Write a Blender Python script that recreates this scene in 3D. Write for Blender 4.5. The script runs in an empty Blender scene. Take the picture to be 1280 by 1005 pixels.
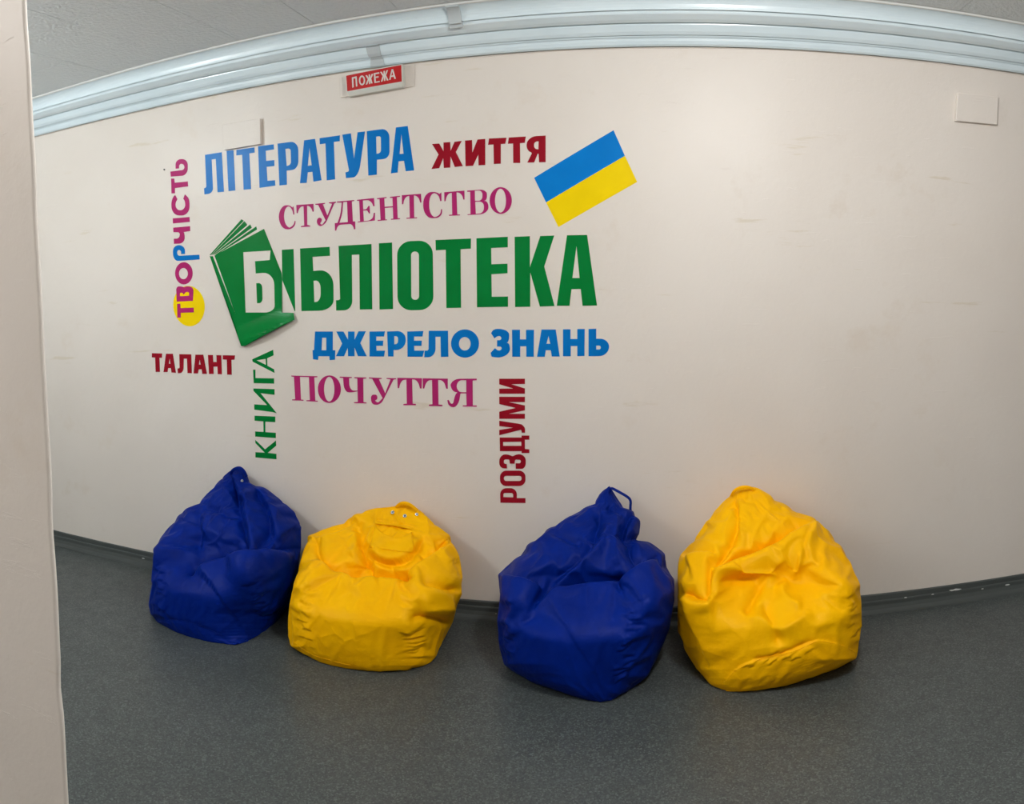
import bpy, math, random
import numpy as np
from mathutils import Vector, Matrix
from mathutils.geometry import delaunay_2d_cdt

# ------------------------------------------------------------------ camera
# The photograph is a phone panorama (straight wall bends): a cylindrical lens.
F, U0, V0 = 972.2314, 640.0, 408.3638
PITCH, ROLL, YAW = 0.0625929, -0.0200985, -0.1903574
CH, D = 1.6, 3.5                       # eye height, distance to the lettered wall
c_, s_ = math.cos(YAW), math.sin(YAW); RY = np.array([[c_, -s_, 0], [s_, c_, 0], [0, 0, 1.]])
c_, s_ = math.cos(PITCH), math.sin(PITCH); RP = np.array([[1., 0, 0], [0, c_, -s_], [0, s_, c_]])
c_, s_ = math.cos(ROLL), math.sin(ROLL); RR = np.array([[c_, 0, s_], [0, 1., 0], [-s_, 0, c_]])
M = RR @ RP @ RY
CAM = np.array([0, 0, CH])

def proj(P):
    Q = (np.asarray(P, float).reshape(-1, 3) - CAM) @ M.T
    return np.stack([U0 + F*np.arctan2(Q[:, 0], Q[:, 1]), V0 - F*Q[:, 2]/np.hypot(Q[:, 0], Q[:, 1])], 1)
def ray(px, py):
    px = np.asarray(px, float); py = np.asarray(py, float)
    th = (px-U0)/F
    return np.stack([np.sin(th), np.cos(th), (V0-py)/F], -1) @ M
def at_y(px, py, Y):                   # the point seen at a pixel on the vertical plane y = Y
    d = ray(px, py); return CAM + d*(np.asarray(Y)/d[..., 1])[..., None]
def at_z(px, py, Z):
    d = ray(px, py); return CAM + d*((Z-CH)/d[..., 2])[..., None]

scene = bpy.context.scene
cam_data = bpy.data.cameras.new('camera'); cam = bpy.data.objects.new('camera', cam_data)
scene.collection.objects.link(cam); scene.camera = cam
cam_data.type = 'PANO'; cam_data.panorama_type = 'CENTRAL_CYLINDRICAL'
cam_data.central_cylindrical_range_u_min = -640/F
cam_data.central_cylindrical_range_u_max = 640/F
cam_data.central_cylindrical_range_v_min = (V0-1005)/F
cam_data.central_cylindrical_range_v_max = V0/F
cam_data.central_cylindrical_radius = 1.0
cam_data.clip_start = 0.01; cam_data.clip_end = 100
X_, Y_, Z_ = M[0], M[2], -M[1]
cam.matrix_world = Matrix([[X_[i], Y_[i], Z_[i], CAM[i]] for i in range(3)] + [[0, 0, 0, 1]])

# ------------------------------------------------------------------ light
scene.view_settings.view_transform = 'Standard'; scene.view_settings.look = 'None'
scene.view_settings.exposure = -0.1; scene.view_settings.gamma = 1.0
scene.view_settings.use_curve_mapping = False
scene.cycles.use_denoising = True
scene.cycles.max_bounces = 8; scene.cycles.diffuse_bounces = 5
world = bpy.data.worlds.new('world'); scene.world = world; world.use_nodes = True
world.node_tree.nodes['Background'].inputs[0].default_value = (0.6, 0.65, 0.7, 1)
world.node_tree.nodes['Background'].inputs[1].default_value = 0.05

def lamp(name, loc, size, power, col, rotz=0):
    l = bpy.data.lights.new(name, 'AREA'); l.shape = 'RECTANGLE'; l.size, l.size_y = size
    l.energy = power; l.color = col
    o = bpy.data.objects.new(name, l); o.location = loc; o.rotation_euler = (0, 0, rotz)
    scene.collection.objects.link(o); return o
CEIL = 2.776
def globe(name, loc, r, power, col):
    l = bpy.data.lights.new(name, 'POINT'); l.shadow_soft_size = r; l.energy = power; l.color = col
    o = bpy.data.objects.new(name, l); o.location = loc; scene.collection.objects.link(o); return o
globe('ceiling_lamp', (-3.3, 1.5, 2.58), .13, 72, (0.90, 0.97, 1.0))
globe('ceiling_lamp', (0.45, 1.45, 2.58), .13, 94, (1.0, 0.985, 0.96))
globe('ceiling_lamp', (-1.9, -0.5, 2.60), .13, 64, (1.0, 0.97, 0.94))

# ------------------------------------------------------------------ helpers
def srgb(r, g, b):
    return tuple(((c/255)/12.92 if c/255 <= .04045 else ((c/255+.055)/1.055)**2.4) for c in (r, g, b)) + (1,)
def new_mat(name, color, rough=.5, spec=.5):
    m = bpy.data.materials.new(name); m.use_nodes = True
    b = m.node_tree.nodes['Principled BSDF']
    b.inputs['Base Color'].default_value = color; b.inputs['Roughness'].default_value = rough
    b.inputs['Specular IOR Level'].default_value = spec
    return m
class NT:
    def __init__(s, m): s.t = m.node_tree; s.b = s.t.nodes['Principled BSDF']
    def n(s, typ, **kw):
        o = s.t.nodes.new(typ)
        for k, v in kw.items():
            if k in o.inputs.keys(): o.inputs[k].default_value = v
            else: setattr(o, k, v)
        return o
    def l(s, a, b): s.t.links.new(a, b)
    def coord(s, kind='Object'): return s.n('ShaderNodeTexCoord').outputs[kind]
    def noise(s, co, scale, detail=3, rough=.5):
        o = s.n('ShaderNodeTexNoise'); o.inputs['Scale'].default_value = scale; o.inputs['Detail'].default_value = detail
        o.inputs['Roughness'].default_value = rough; s.l(co, o.inputs['Vector']); return o.outputs['Fac']
    def ramp(s, fac, stops):
        o = s.n('ShaderNodeValToRGB'); e = o.color_ramp.elements
        while len(e) < len(stops): e.new(.5)
        for el, (p, c) in zip(e, stops): el.position = p; el.color = c
        s.l(fac, o.inputs[0]); return o.outputs[0]
    def mix(s, fac, a, b, mode='MIX'):
        o = s.n('ShaderNodeMix', data_type='RGBA', blend_type=mode)
        for i, v in ((0, fac), (6, a), (7, b)):
            if hasattr(v, 'links'): s.l(v, o.inputs[i])
            else: o.inputs[i].default_value = v
        return o.outputs[2]
    def bump(s, h, strength, dist, prev=None):
        o = s.n('ShaderNodeBump'); o.inputs['Strength'].default_value = strength; o.inputs['Distance'].default_value = dist
        s.l(h, o.inputs['Height'])
        if prev is not None: s.l(prev, o.inputs['Normal'])
        return o.outputs[0]
def mesh_obj(name, V, Fc, mat, parent=None, smooth=False):
    me = bpy.data.meshes.new(name); me.from_pydata([tuple(map(float, v)) for v in V], [], [tuple(map(int, f)) for f in Fc])
    if mat: me.materials.append(mat)
    me.validate(); me.update()
    if smooth: me.shade_smooth()
    o = bpy.data.objects.new(name, me); scene.collection.objects.link(o)
    if parent: o.parent = parent; o.matrix_parent_inverse = parent.matrix_world.inverted()
    return o
def tag(o, label=None, cat=None, group=None, kind=None):
    for k, v in (('label', label), ('category', cat), ('group', group), ('kind', kind)):
        if v: o[k] = v
    return o
def thing(name, label, cat, loc, group=None):
    o = bpy.data.objects.new(name, None); scene.collection.objects.link(o)
    o.location = tuple(map(float, loc)); o.matrix_world = Matrix.Translation(o.location)
    o.empty_display_size = .05
    return tag(o, label, cat, group)
def box(x0, x1, y0, y1, z0, z1):
    V = [(x, y, z) for x in (x0, x1) for y in (y0, y1) for z in (z0, z1)]
    return V, [(0, 1, 3, 2), (4, 6, 7, 5), (0, 4, 5, 1), (2, 3, 7, 6), (0, 2, 6, 4), (1, 5, 7, 3)]
def bevel_obj(o, w, seg=2):
    import bmesh
    bm = bmesh.new(); bm.from_mesh(o.data)
    bmesh.ops.bevel(bm, geom=bm.edges[:], offset=w, segments=seg, affect='EDGES', profile=.5)
    bmesh.ops.recalc_face_normals(bm, faces=bm.faces[:])
    bm.to_mesh(o.data); bm.free(); o.data.shade_flat()
    return o
def extrude_profile(P, x0, x1, n=1):       # P: list of (y, z); swept along x
    V = []; Fc = []
    xs = np.linspace(x0, x1, n+1)
    for x in xs: V += [(x, y, z) for y, z in P]
    k = len(P)
    for i in range(n):
        for j in range(k-1):
            a = i*k+j; Fc.append((a, a+1, a+k+1, a+k))
    Fc.append(tuple(range(k))); Fc.append(tuple(n*k+j for j in range(k))[::-1])
    return V, Fc
def tube(path, r, n=8, closed=False):
    P = np.asarray(path, float); m = len(P); V = []; Fc = []
    rr = np.broadcast_to(r, (m,))
    T = np.gradient(P, axis=0)
    if closed: T = np.roll(P, -1, 0)-np.roll(P, 1, 0)
    T /= np.linalg.norm(T, axis=1)[:, None]+1e-12
    up = np.array([0, 0, 1.]) if abs(T[0][2]) < .9 else np.array([1., 0, 0])
    N = np.cross(T[0], up); N /= np.linalg.norm(N)
    for i in range(m):
        N = N-T[i]*(N@T[i]); N /= np.linalg.norm(N); B = np.cross(T[i], N)
        for k in range(n):
            a = 2*math.pi*k/n; V.append(P[i]+rr[i]*(math.cos(a)*N+math.sin(a)*B))
    for i in range(m if closed else m-1):
        for k in range(n):
            a = i*n+k; b = i*n+(k+1) % n; c = ((i+1) % m)*n+(k+1) % n; d = ((i+1) % m)*n+k
            Fc.append((a, b, c, d))
    if not closed: Fc += [tuple(range(n))[::-1], tuple((m-1)*n+k for k in range(n))]
    return V, Fc

# ------------------------------------------------------------------ materials
def wall_material():
    m = new_mat('wall_paint', srgb(226, 215, 206), .42, .35); t = NT(m); co = t.coord()
    big = t.noise(co, 1.3, 4); mid = t.noise(co, 9, 5, .6); fine = t.noise(co, 160, 3)
    col = t.ramp(big, [(.3, srgb(224, 215, 206)), (.7, srgb(231, 223, 215))])
    blot = t.ramp(t.noise(co, 4.2, 6, .65), [(.60, (0, 0, 0, 1)), (.78, (1, 1, 1, 1))])
    col = t.mix(blot, col, srgb(222, 211, 199))
    # yellowish smears low on the left and scuffs on the lower wall
    geo = t.n('ShaderNodeMapping'); t.l(co, geo.inputs[0]); geo.inputs['Scale'].default_value = (1.2, 1, 9)
    sm = t.ramp(t.noise(geo.outputs[0], 1.6, 6, .6), [(.67, (0, 0, 0, 1)), (.72, (1, 1, 1, 1))])
    half = t.n('ShaderNodeMath', operation='MULTIPLY'); t.l(sm, half.inputs[0]); half.inputs[1].default_value = .45
    col = t.mix(half.outputs[0], col, srgb(207, 193, 166))
    t.l(col, t.b.inputs['Base Color'])
    n1 = t.bump(mid, .35, .006); n2 = t.bump(fine, .25, .0006, n1)
    scr = t.n('ShaderNodeMapping'); t.l(co, scr.inputs[0]); scr.inputs['Scale'].default_value = (2.2, 1, 16)
    n3 = t.bump(t.ramp(t.noise(scr.outputs[0], 2.6, 8, .7), [(.62, (0, 0, 0, 1)), (.66, (1, 1, 1, 1))]), .35, .0015, n2)
    t.l(n3, t.b.inputs['Normal'])
    return m
def floor_material():
    m = new_mat('speckled_linoleum', srgb(96, 102, 102), .38, .4); t = NT(m); co = t.coord()
    v = t.n('ShaderNodeTexVoronoi'); v.inputs['Scale'].default_value = 190; t.l(co, v.inputs['Vector'])
    sep = t.n('ShaderNodeSeparateColor'); t.l(v.outputs['Color'], sep.inputs[0])
    sp = t.ramp(sep.outputs[0], [(0, srgb(58, 62, 63)), (.35, srgb(68, 73, 73)), (.75, srgb(77, 83, 82)), (1, srgb(98, 104, 102))])
    big = t.ramp(t.noise(co, 2.2, 4), [(.3, (.9, .9, .9, 1)), (.7, (1.06, 1.06, 1.06, 1))])
    col = t.mix(1.0, sp, big, 'MULTIPLY')
    t.l(col, t.b.inputs['Base Color'])
    r = t.ramp(t.noise(co, 14, 5), [(.3, (.34, .34, .34, 1)), (.7, (.48, .48, .48, 1))]); t.l(r, t.b.inputs['Roughness'])
    t.l(t.bump(t.noise(co, 380, 2), .12, .0008), t.b.inputs['Normal'])
    return m
def ceiling_material():
    m = new_mat('foam_ceiling_tile', srgb(222, 227, 228), .32, .6); t = NT(m); co = t.coord()
    n1 = t.noise(co, 55, 3, .55)
    v = t.n('ShaderNodeTexVoronoi'); v.inputs['Scale'].default_value = 90; t.l(co, v.inputs['Vector'])
    b1 = t.bump(n1, 1.0, .010); t.l(t.bump(v.outputs['Distance'], .4, .003, b1), t.b.inputs['Normal'])
    return m
def vinyl(name, rgb, rough=.3):
    m = new_mat(name, srgb(*rgb), rough, .09); t = NT(m); co = t.coord()
    n1 = t.bump(t.noise(co, 14, 4), .12, .004); t.l(n1, t.b.inputs['Normal'])
    c = t.ramp(t.noise(co, 5, 3), [(.3, srgb(*[max(0, q-5) for q in rgb])), (.7, srgb(*[min(255, q+4) for q in rgb]))])
    t.l(c, t.b.inputs['Base Color'])
    return m
def fabric(name, rgb, rgb2):
    m = new_mat(name, srgb(*rgb), .46, .08); t = NT(m); co = t.coord()
    c = t.ramp(t.noise(co, 6, 4), [(.3, srgb(*rgb)), (.7, srgb(*rgb2))]); t.l(c, t.b.inputs['Base Color'])
    w1 = t.noise(co, 26, 3, .5); n1 = t.bump(w1, .35, .008)
    st = t.n('ShaderNodeMapping'); t.l(co, st.inputs[0]); st.inputs['Scale'].default_value = (1, 1, 2.2); st.inputs['Rotation'].default_value = (0, .5, 0)
    n2 = t.bump(t.noise(st.outputs[0], 60, 2), .18, .003, n1)
    wv = t.n('ShaderNodeTexWave'); wv.inputs['Scale'].default_value = 420; t.l(co, wv.inputs['Vector'])
    n3 = t.bump(wv.outputs['Fac'], .08, .0004, n2)
    t.l(n3, t.b.inputs['Normal'])
    return m
M_WALL = wall_material(); M_FLOOR = floor_material(); M_CEIL = ceiling_material()
M_CORN = new_mat('cornice_gloss_paint', srgb(220, 236, 242), .22, .5)
t = NT(M_CORN); co = t.coord(); t.l(t.bump(t.noise(co, 20, 4), .12, .004), t.b.inputs['Normal'])
t.l(t.ramp(t.noise(co, 3, 5), [(.3, srgb(216, 232, 239)), (.7, srgb(226, 240, 246))]), t.b.inputs['Base Color'])
M_JOINT = new_mat('cornice_joint_filler', srgb(190, 198, 201), .4)
M_LIP = new_mat('ceiling_lip', srgb(226, 228, 226), .3)
M_BASE = new_mat('skirting_vinyl', srgb(74, 79, 78), .32, .45)
t = NT(M_BASE); co = t.coord(); t.l(t.bump(t.noise(co, 12, 5), .3, .006), t.b.inputs['Normal'])
M_BLUE = vinyl('blue_vinyl', (0, 116, 196)); M_RED = vinyl('dark_red_vinyl', (150, 18, 36))
M_MAG = vinyl('magenta_vinyl', (176, 40, 108)); M_GREEN = vinyl('green_vinyl', (0, 122, 52), .26)
M_YEL = vinyl('yellow_vinyl', (246, 212, 0)); M_FBLUE = vinyl('flag_blue_vinyl', (0, 124, 208))
M_FABB = fabric('blue_nylon', (0, 29, 116), (0, 35, 132)); M_FABY = fabric('yellow_nylon', (252, 182, 0), (255, 190, 0))
M_METAL = new_mat('eyelet_metal', srgb(200, 200, 200), .25); M_METAL.node_tree.nodes['Principled BSDF'].inputs['Metallic'].default_value = 1
M_DARK = new_mat('dark_metal', srgb(40, 38, 36), .5)
M_SIGNW = new_mat('sign_white_plastic', srgb(214, 214, 206), .35)
M_SIGNR = new_mat('sign_red_film', srgb(186, 20, 24), .3)
M_SIGNT = new_mat('sign_letter_white', srgb(214, 208, 200), .4)

# ------------------------------------------------------------------ setting
XL, XR, YB = -6.5, 5.0, -2.2
w = tag(mesh_obj('wall_back', *box(XL-.1, XR+.1, D, D+.15, -.1, CEIL+.2), M_WALL), 'long flat beige painted wall carrying the coloured lettering', kind='structure')
w = tag(mesh_obj('floor', *box(XL-.1, XR+.1, YB-.1, D+.1, -.1, 0), M_FLOOR), 'grey green speckled linoleum floor', kind='structure')
ceil = tag(mesh_obj('ceiling', *box(XL-.1, XR+.1, YB-.1, D+.1, CEIL+.005, CEIL+.12), M_CEIL), 'grey textured ceiling of square foam tiles', kind='structure')
tag(mesh_obj('wall_right', *box(XR, XR+.12, YB, D, 0, CEIL+.1), M_WALL), kind='structure')
tag(mesh_obj('wall_front', *box(XL, XR, YB-.12, YB, 0, CEIL+.1), M_WALL), kind='structure')
tag(mesh_obj('wall_far_left', *box(XL-.12, XL, YB, D, 0, CEIL+.1), M_WALL), kind='structure')
# near corner of the opening the photographer looks through: uneven chipped arris
def near_corner():
    az = -.7963; y0, y1 = .84, 1.02
    xe = math.tan(az)*y0
    rng = np.random.RandomState(4)
    zs = np.linspace(0, CEIL, 140)
    wob = np.interp(zs, np.linspace(0, CEIL, 38), rng.normal(0, .0008, 38)) 
    for zc, a, s in ((.98, .004, .03), (.62, .003, .02), (1.25, .003, .05), (.3, .003, .04)):
        wob -= a*np.exp(-((zs-zc)/s)**2)
    V = []; Fc = []; k = 0
    prof = []
    for q in np.linspace(0, math.pi/2, 6): prof.append((xe-.006+.006*math.sin(q), y0+.006-.006*math.cos(q)))
    P = [(XL, y0)] + [(xe-1.5, y0)] + prof + [(xe-.30, y1), (XL, y1)]
    k = len(P)
    for z, wb in zip(zs, wob):
        V += [(x+(wb if 2 <= i <= 7 else 0), y, z) for i, (x, y) in enumerate(P)]
    for i in range(len(zs)-1):
        for j in range(k):
            a = i*k+j; b = i*k+(j+1) % k; Fc.append((a, b, b+k, a+k))
    o = mesh_obj('wall_left', V, Fc, M_WALL, smooth=False)
    return tag(o, 'near beige wall end with a chipped rounded corner at the left edge of view', kind='structure')
near_corner()
# foam ceiling tiles
tx, ty, tl = -2.30, 2.53, .40
rng = random.Random(2)
base_tile = None
for i in range(-4, 14):
    for j in range(-2, 2):
        x0, y0 = tx+i*tl, ty+j*tl
        y1 = min(y0+tl, 3.264)
        if base_tile is None or y1 < y0+tl-.01:
            V, Fc = box(.0015, tl-.0015, .0015, y1-y0-.0015, -.004, .0045)
            o = mesh_obj('tile', V, Fc, M_CEIL, ceil); 
            if base_tile is None and y1 >= y0+tl-.01: base_tile = o
        else:
            o = base_tile.copy(); scene.collection.objects.link(o)
        o.location = (x0, y0, CEIL+rng.uniform(-.0004, .0006))

# cornice
def TZ(y, t): return (y, CH+t*y)
prof = [(D+.01, CH+.2885*D), TZ(3.476, .2885), TZ(3.468, .291), TZ(3.463, .295), TZ(3.461, .2975), (3.4575, CH+.2985*3.4575+.008), TZ(3.452, .2995),
        TZ(3.449, .3008), (3.444, CH+.302*3.444+.012), TZ(3.436, .3025), TZ(3.425, .307), TZ(3.412, .3152), (3.408, CH+.3162*3.405+.022), TZ(3.392, .3178),
        TZ(3.375, .3215), TZ(3.355, .3275), TZ(3.352, .3285), TZ(3.350, .3303), (3.345, CH+.331*3.343+.016), TZ(3.331, .3337)]
y0, z0 = prof[-1]; y1, z1 = 3.283, CH+.3555*3.283
for q in np.linspace(0, math.pi/2, 9)[1:]:
    prof.append((y0-(y0-y1)*(1-math.cos(q)), z0+(z1-z0)*math.sin(q)))
prof += [TZ(3.283, .357), (3.281, CEIL-.001)]
V, Fc = extrude_profile(prof+[(D+.01, CEIL-.001)], XL, XR)
corn = tag(mesh_obj('trim_1', V, Fc, M_CORN), 'pale bluish glossy stepped cornice between wall and ceiling', kind='structure')
V, Fc = extrude_profile([(3.30, CEIL+.004), (3.30, CEIL-.008), (3.278, CEIL-.011), (3.274, CEIL-.009), (3.272, CEIL-.004), (3.272, CEIL+.004)], XL, XR)
mesh_obj('edge_strip', V, Fc, M_LIP, corn)
def joint(x0, x1, i0, i1, taper, off=.0035, name='joint_cover'):
    P = prof[i0:i1]; V = []; n = len(P)
    for s in (0, 1):
        for k, (y, z) in enumerate(P):
            f = k/(n-1); t_ = taper*(1-abs(2*f-1)) if taper > 0 else -taper*f
            x = (x0+t_) if s == 0 else (x1-t_*.5)
            V.append((x, y-off, z-off))
    for s in (0, 1):
        for k, (y, z) in enumerate(P):
            V.append((V[s*n+k][0], y+.002, z+.002))
    Fc = []
    for k in range(n-1):
        Fc += [(k, k+1, n+k+1, n+k), (k, 2*n+k, 2*n+k+1, k+1), (n+k, n+k+1, 3*n+k+1, 3*n+k)]
    Fc += [(0, n, 3*n, 2*n), (n-1, 3*n-1, 4*n-1, 2*n-1)]
    return mesh_obj(name, V, Fc, M_JOINT, corn)
def wx(px, py, Y): return float(at_y(px, py, Y)[0])
joint(wx(460, 75, 3.44), wx(478, 72, 3.44), 1, 14, .012)
joint(wx(561, 16, 3.33), wx(577, 16, 3.33), 15, len(prof)-1, -.0, .011)
# filler bead under the cornice
xs = np.linspace(XL, XR, 220); rg = np.random.RandomState(3)
zz = CH+.2868*D+np.interp(xs, np.linspace(XL, XR, 50), rg.normal(0, .0022, 50))
o = mesh_obj('trim_2', *tube(np.stack([xs, np.full_like(xs, D-.001), zz], 1), .0035, 6), M_WALL, smooth=True)
tag(o, 'thin uneven beige filler bead under the cornice', kind='structure')

# skirting: linoleum turned up the wall with a plastic top lip
bp = [(D+.01, .078), (D-.006, .078), (D-.010, .074), (D-.010, .052), (D-.013, .050), (D-.015, .046), (D-.016, .030), (D-.024, .014), (D-.042, .004), (D-.060, .0008), (D-.060, -.01), (D+.01, -.01)]
V, Fc = extrude_profile(bp, XL, XR, 260)
V = np.array(V); rg = np.random.RandomState(8); xs = np.linspace(XL, XR, 200)
wv = np.interp(V[:, 0], xs, np.convolve(rg.normal(0, 1, 200), np.ones(5)/5, 'same'))
low = (V[:, 2] > .001) & (V[:, 2] < .06); V[low, 1] += .004*wv[low]-.001; V[low, 2] += .002*wv[low]
tag(mesh_obj('baseboard_back', V, Fc, M_BASE), 'dark grey coved vinyl skirting along the lettered wall', kind='structure')
# small pale flecks set on the skirting
for i, (px, py) in enumerate([(1132, 747), (1190, 738), (1196, 737), (1228, 736), (1260, 731), (1166, 743), (179, 698), (620, 767)]):
    p = at_y(px, py, D-.017); s = (.004, .009, .012, .005, .008, .004, .006, .003)[i]
    V = []; r2 = random.Random(i)
    for k in range(7):
        a = 2*math.pi*k/7; V.append((p[0]+s*r2.uniform(.7, 1.5)*math.cos(a)*1.4, D-.0185, p[2]+s*.45*r2.uniform(.6, 1.1)*math.sin(a)))
    V += [(x, y+.004, z) for x, y, z in V]
    Fc = [tuple(range(7)), tuple(range(13, 6, -1))]+[(k, (k+1) % 7, 7+(k+1) % 7, 7+k) for k in range(7)]
    o = mesh_obj('pale_fleck', V, Fc, M_LIP); o.parent = bpy.data.objects['baseboard_back']

# ------------------------------------------------------------------ lettering
def path(pts):                               # polygon with filleted corners -> dense loop
    n = len(pts); out = []
    P = [np.array(p[:2], float) for p in pts]
    for i, p in enumerate(pts):
        if len(p) == 2: out.append(P[i]); continue
        t1 = p[2]; t2 = p[3] if len(p) > 3 else p[2]
        a = P[i-1]-P[i]; b = P[(i+1) % n]-P[i]; la, lb = np.linalg.norm(a), np.linalg.norm(b)
        A = P[i]+a/la*min(t1, la*.98); B = P[i]+b/lb*min(t2, lb*.98)
        C1 = A+(P[i]-A)*.55; C2 = B+(P[i]-B)*.55
        for u in np.linspace(0, 1, 9):
            out.append((1-u)**3*A+3*(1-u)**2*u*C1+3*(1-u)*u*u*C2+u**3*B)
    return np.array(out)
def ell(cx, cy, rx, ry, rot=0):
    a = np.linspace(0, 2*math.pi, 37)[:-1]; c, s = math.cos(rot), math.sin(rot)
    return np.stack([cx+rx*np.cos(a)*c-ry*np.sin(a)*s, cy+rx*np.cos(a)*s+ry*np.sin(a)*c], 1)
CR = dict(A=(250, 150, 9.143), B=(380, 150, 9.143), C=(530, 160, 8), Dd=(340, 225, 8), E=(490, 225, 8), F=(255, 270, 8), G=(255, 350, 8),
          H=(390, 285, 6.4), I=(560, 285, 6.4), J=(380, 400, 6.4), K=(570, 400, 6.4), L=(355, 455, 9.846), M=(475, 455, 9.846),
          N=(180, 430, 10.667), O=(310, 430, 6.7), P=(615, 465, 5.74), Q=(195, 190, 8.375), R=(195, 290, 8.04), S=(420, 70, 11.636), X=(0, 0, 1), FL=(500, 140, 3.866))
def film(name, crop, loops, mat, parent, depth=.0014, grid=None, lift=None, Y=None, thick=.0009):
    """a sheet cut to the loops (first outer, the rest holes), lying on the wall"""
    ox, oy, sc = CR[crop]; Y = D if Y is None else Y
    vs = []; es = []; lp = []
    for L in loops:
        q = path(L) if isinstance(L, list) else L
        q = q/sc+np.array([ox, oy]); W = at_y(q[:, 0], q[:, 1], Y-depth)[:, [0, 2]]
        k = len(vs); lp.append((k, len(W))); vs += [Vector(w_) for w_ in W]; es += [(k+i, k+(i+1) % len(W)) for i in range(len(W))]
    if grid:
        A = np.array(vs); lo, hi = A.min(0), A.max(0)
        for x in np.arange(lo[0], hi[0], grid):
            for z in np.arange(lo[1], hi[1], grid): vs.append(Vector((x+.0001, z+.00013)))
    r = delaunay_2d_cdt(vs, es, [], 1, 1e-7)
    co = np.array(r[0]); T_ = np.array([tuple(f) for f in r[2]]); ctr = co[T_].mean(1); inside = np.zeros(len(T_), bool)
    for k, m_ in lp:                                    # even-odd test against every loop
        W = np.array(vs[k:k+m_]); W2 = np.roll(W, -1, 0)
        for a, b in zip(W, W2):
            hit = (a[1] > ctr[:, 1]) != (b[1] > ctr[:, 1])
            inside ^= hit & (ctr[:, 0] < (b[0]-a[0])*(ctr[:, 1]-a[1])/(b[1]-a[1]+1e-15)+a[0])
    tris = [tuple(f) for f in T_[inside]]
    used = sorted({i for f in tris for i in f}); mp = {u: i for i, u in enumerate(used)}
    co = co[used]; tris = [tuple(mp[i] for i in f) for f in tris]
    # orient front faces to -y
    n = len(co); front = []
    for a, b, c in tris:
        cr = (co[b][0]-co[a][0])*(co[c][1]-co[a][1])-(co[b][1]-co[a][1])*(co[c][0]-co[a][0])
        front.append((a, b, c) if cr > 0 else (a, c, b))
    dy = lift(co) if lift else np.zeros(n)
    V = [(x, Y-depth-d, z) for (x, z), d in zip(co, dy)]+[(x, Y-depth+thick-d, z) for (x, z), d in zip(co, dy)]
    cnt = {}
    for f in front:
        for i in range(3): cnt[(f[i], f[(i+1) % 3])] = 1
    side = [(b, a, a+n, b+n) for (a, b) in cnt if (b, a) not in cnt]
    Fc = front+[(c+n, b+n, a+n) for a, b, c in front]+side
    return mesh_obj(name, V, Fc, mat, parent)
def word(label, letters, mat, group=None, name='wall_word'):
    crop, loops = letters[0][0], letters[0][1]
    q = path(loops[0]) if isinstance(loops[0], list) else loops[0]
    c = q.mean(0)/CR[crop][2]+np.array(CR[crop][:2])
    t_ = thing(name, label, 'lettering', at_y(c[0], c[1], D), 'cut vinyl words on the beige wall')
    for l in letters:
        film('letter', l[0], l[1], l[2] if len(l) > 2 else mat, t_, depth=l[3] if len(l) > 3 else .0014)
    return t_

word('large blue condensed capitals ЛІТЕРАТУРА rising along the top of the word cloud', [
 ('A', [[(57,398),(248,368),(273,820),(200,826),(180,445),(133,452),(150,838,60),(50,850),(46,782),(72,768,14)]]),
 ('A', [[(303,352),(382,345),(403,806),(325,812)]]),
 ('A', [[(415,342),(622,312),(624,372),(562,382),(583,790),(498,797),(482,397),(415,405)]]),
 ('A', [[(663,300),(842,278),(845,335),(750,352),(755,468),(848,458),(850,525),(760,535),(770,695),(857,688),(860,750),(680,775)]]),
 ('A', [[(886,270),(1122,238,90,110),(1124,562,95,70),(990,578),(993,740),(908,748)], [(975,330),(1036,322,30),(1040,512,35),(990,526)]]),
 ('B', [[(1,232),(126,215),(200,688),(107,705),(96,592),(43,598),(30,718),(-46,722)], [(62,310),(88,518),(43,524)]]),
 ('B', [[(177,208),(410,175),(408,242),(340,250),(355,678),(260,690),(245,268),(180,278)]]),
 ('B', [[(437,168),(535,152),(571,445),(612,140),(697,130),(622,650,130,60),(480,664),(473,598),(516,588,20)]]),
 ('B', [[(717,128),(975,92,90,110),(978,438,80,70),(832,455),(832,625),(735,635)], [(824,190),(878,182,25),(880,378,35),(828,386)]]),
 ('B', [[(1050,85),(1185,68),(1258,576),(1163,586),(1142,466),(1080,472),(1070,600),(993,610)], [(1113,160),(1138,384),(1092,388)]]),
], M_BLUE)
word('dark red bold capitals ЖИТТЯ left of the flag near the top', [
 ('C', [[(80,160),(152,155),(195,232),(195,145),(262,140),(266,228),(305,138),(378,128),(318,240),(388,380),(308,390),(266,285),(262,396),(198,400),(192,300),(152,402),(74,410),(145,265)]]),
 ('C', [[(410,125),(480,120),(483,245),(535,115),(612,108),(612,370),(545,373),(543,265),(490,378),(415,382)]]),
 ('C', [[(650,105),(825,97),(812,158),(768,160),(768,357),(698,360),(695,165),(640,168)]]),
 ('C', [[(848,95),(1018,85),(1008,148),(960,152),(962,350),(892,350),(890,155),(838,158)]]),
 ('C', [[(1216,75),(1216,342),(1150,343),(1146,258),(1136,258),(1102,344),(1032,346),(1082,247,15),(1025,225,40,50),(1028,85,80,100)], [(1146,134),(1100,134,34),(1100,212,34),(1144,212)]]),
], M_RED)
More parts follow.
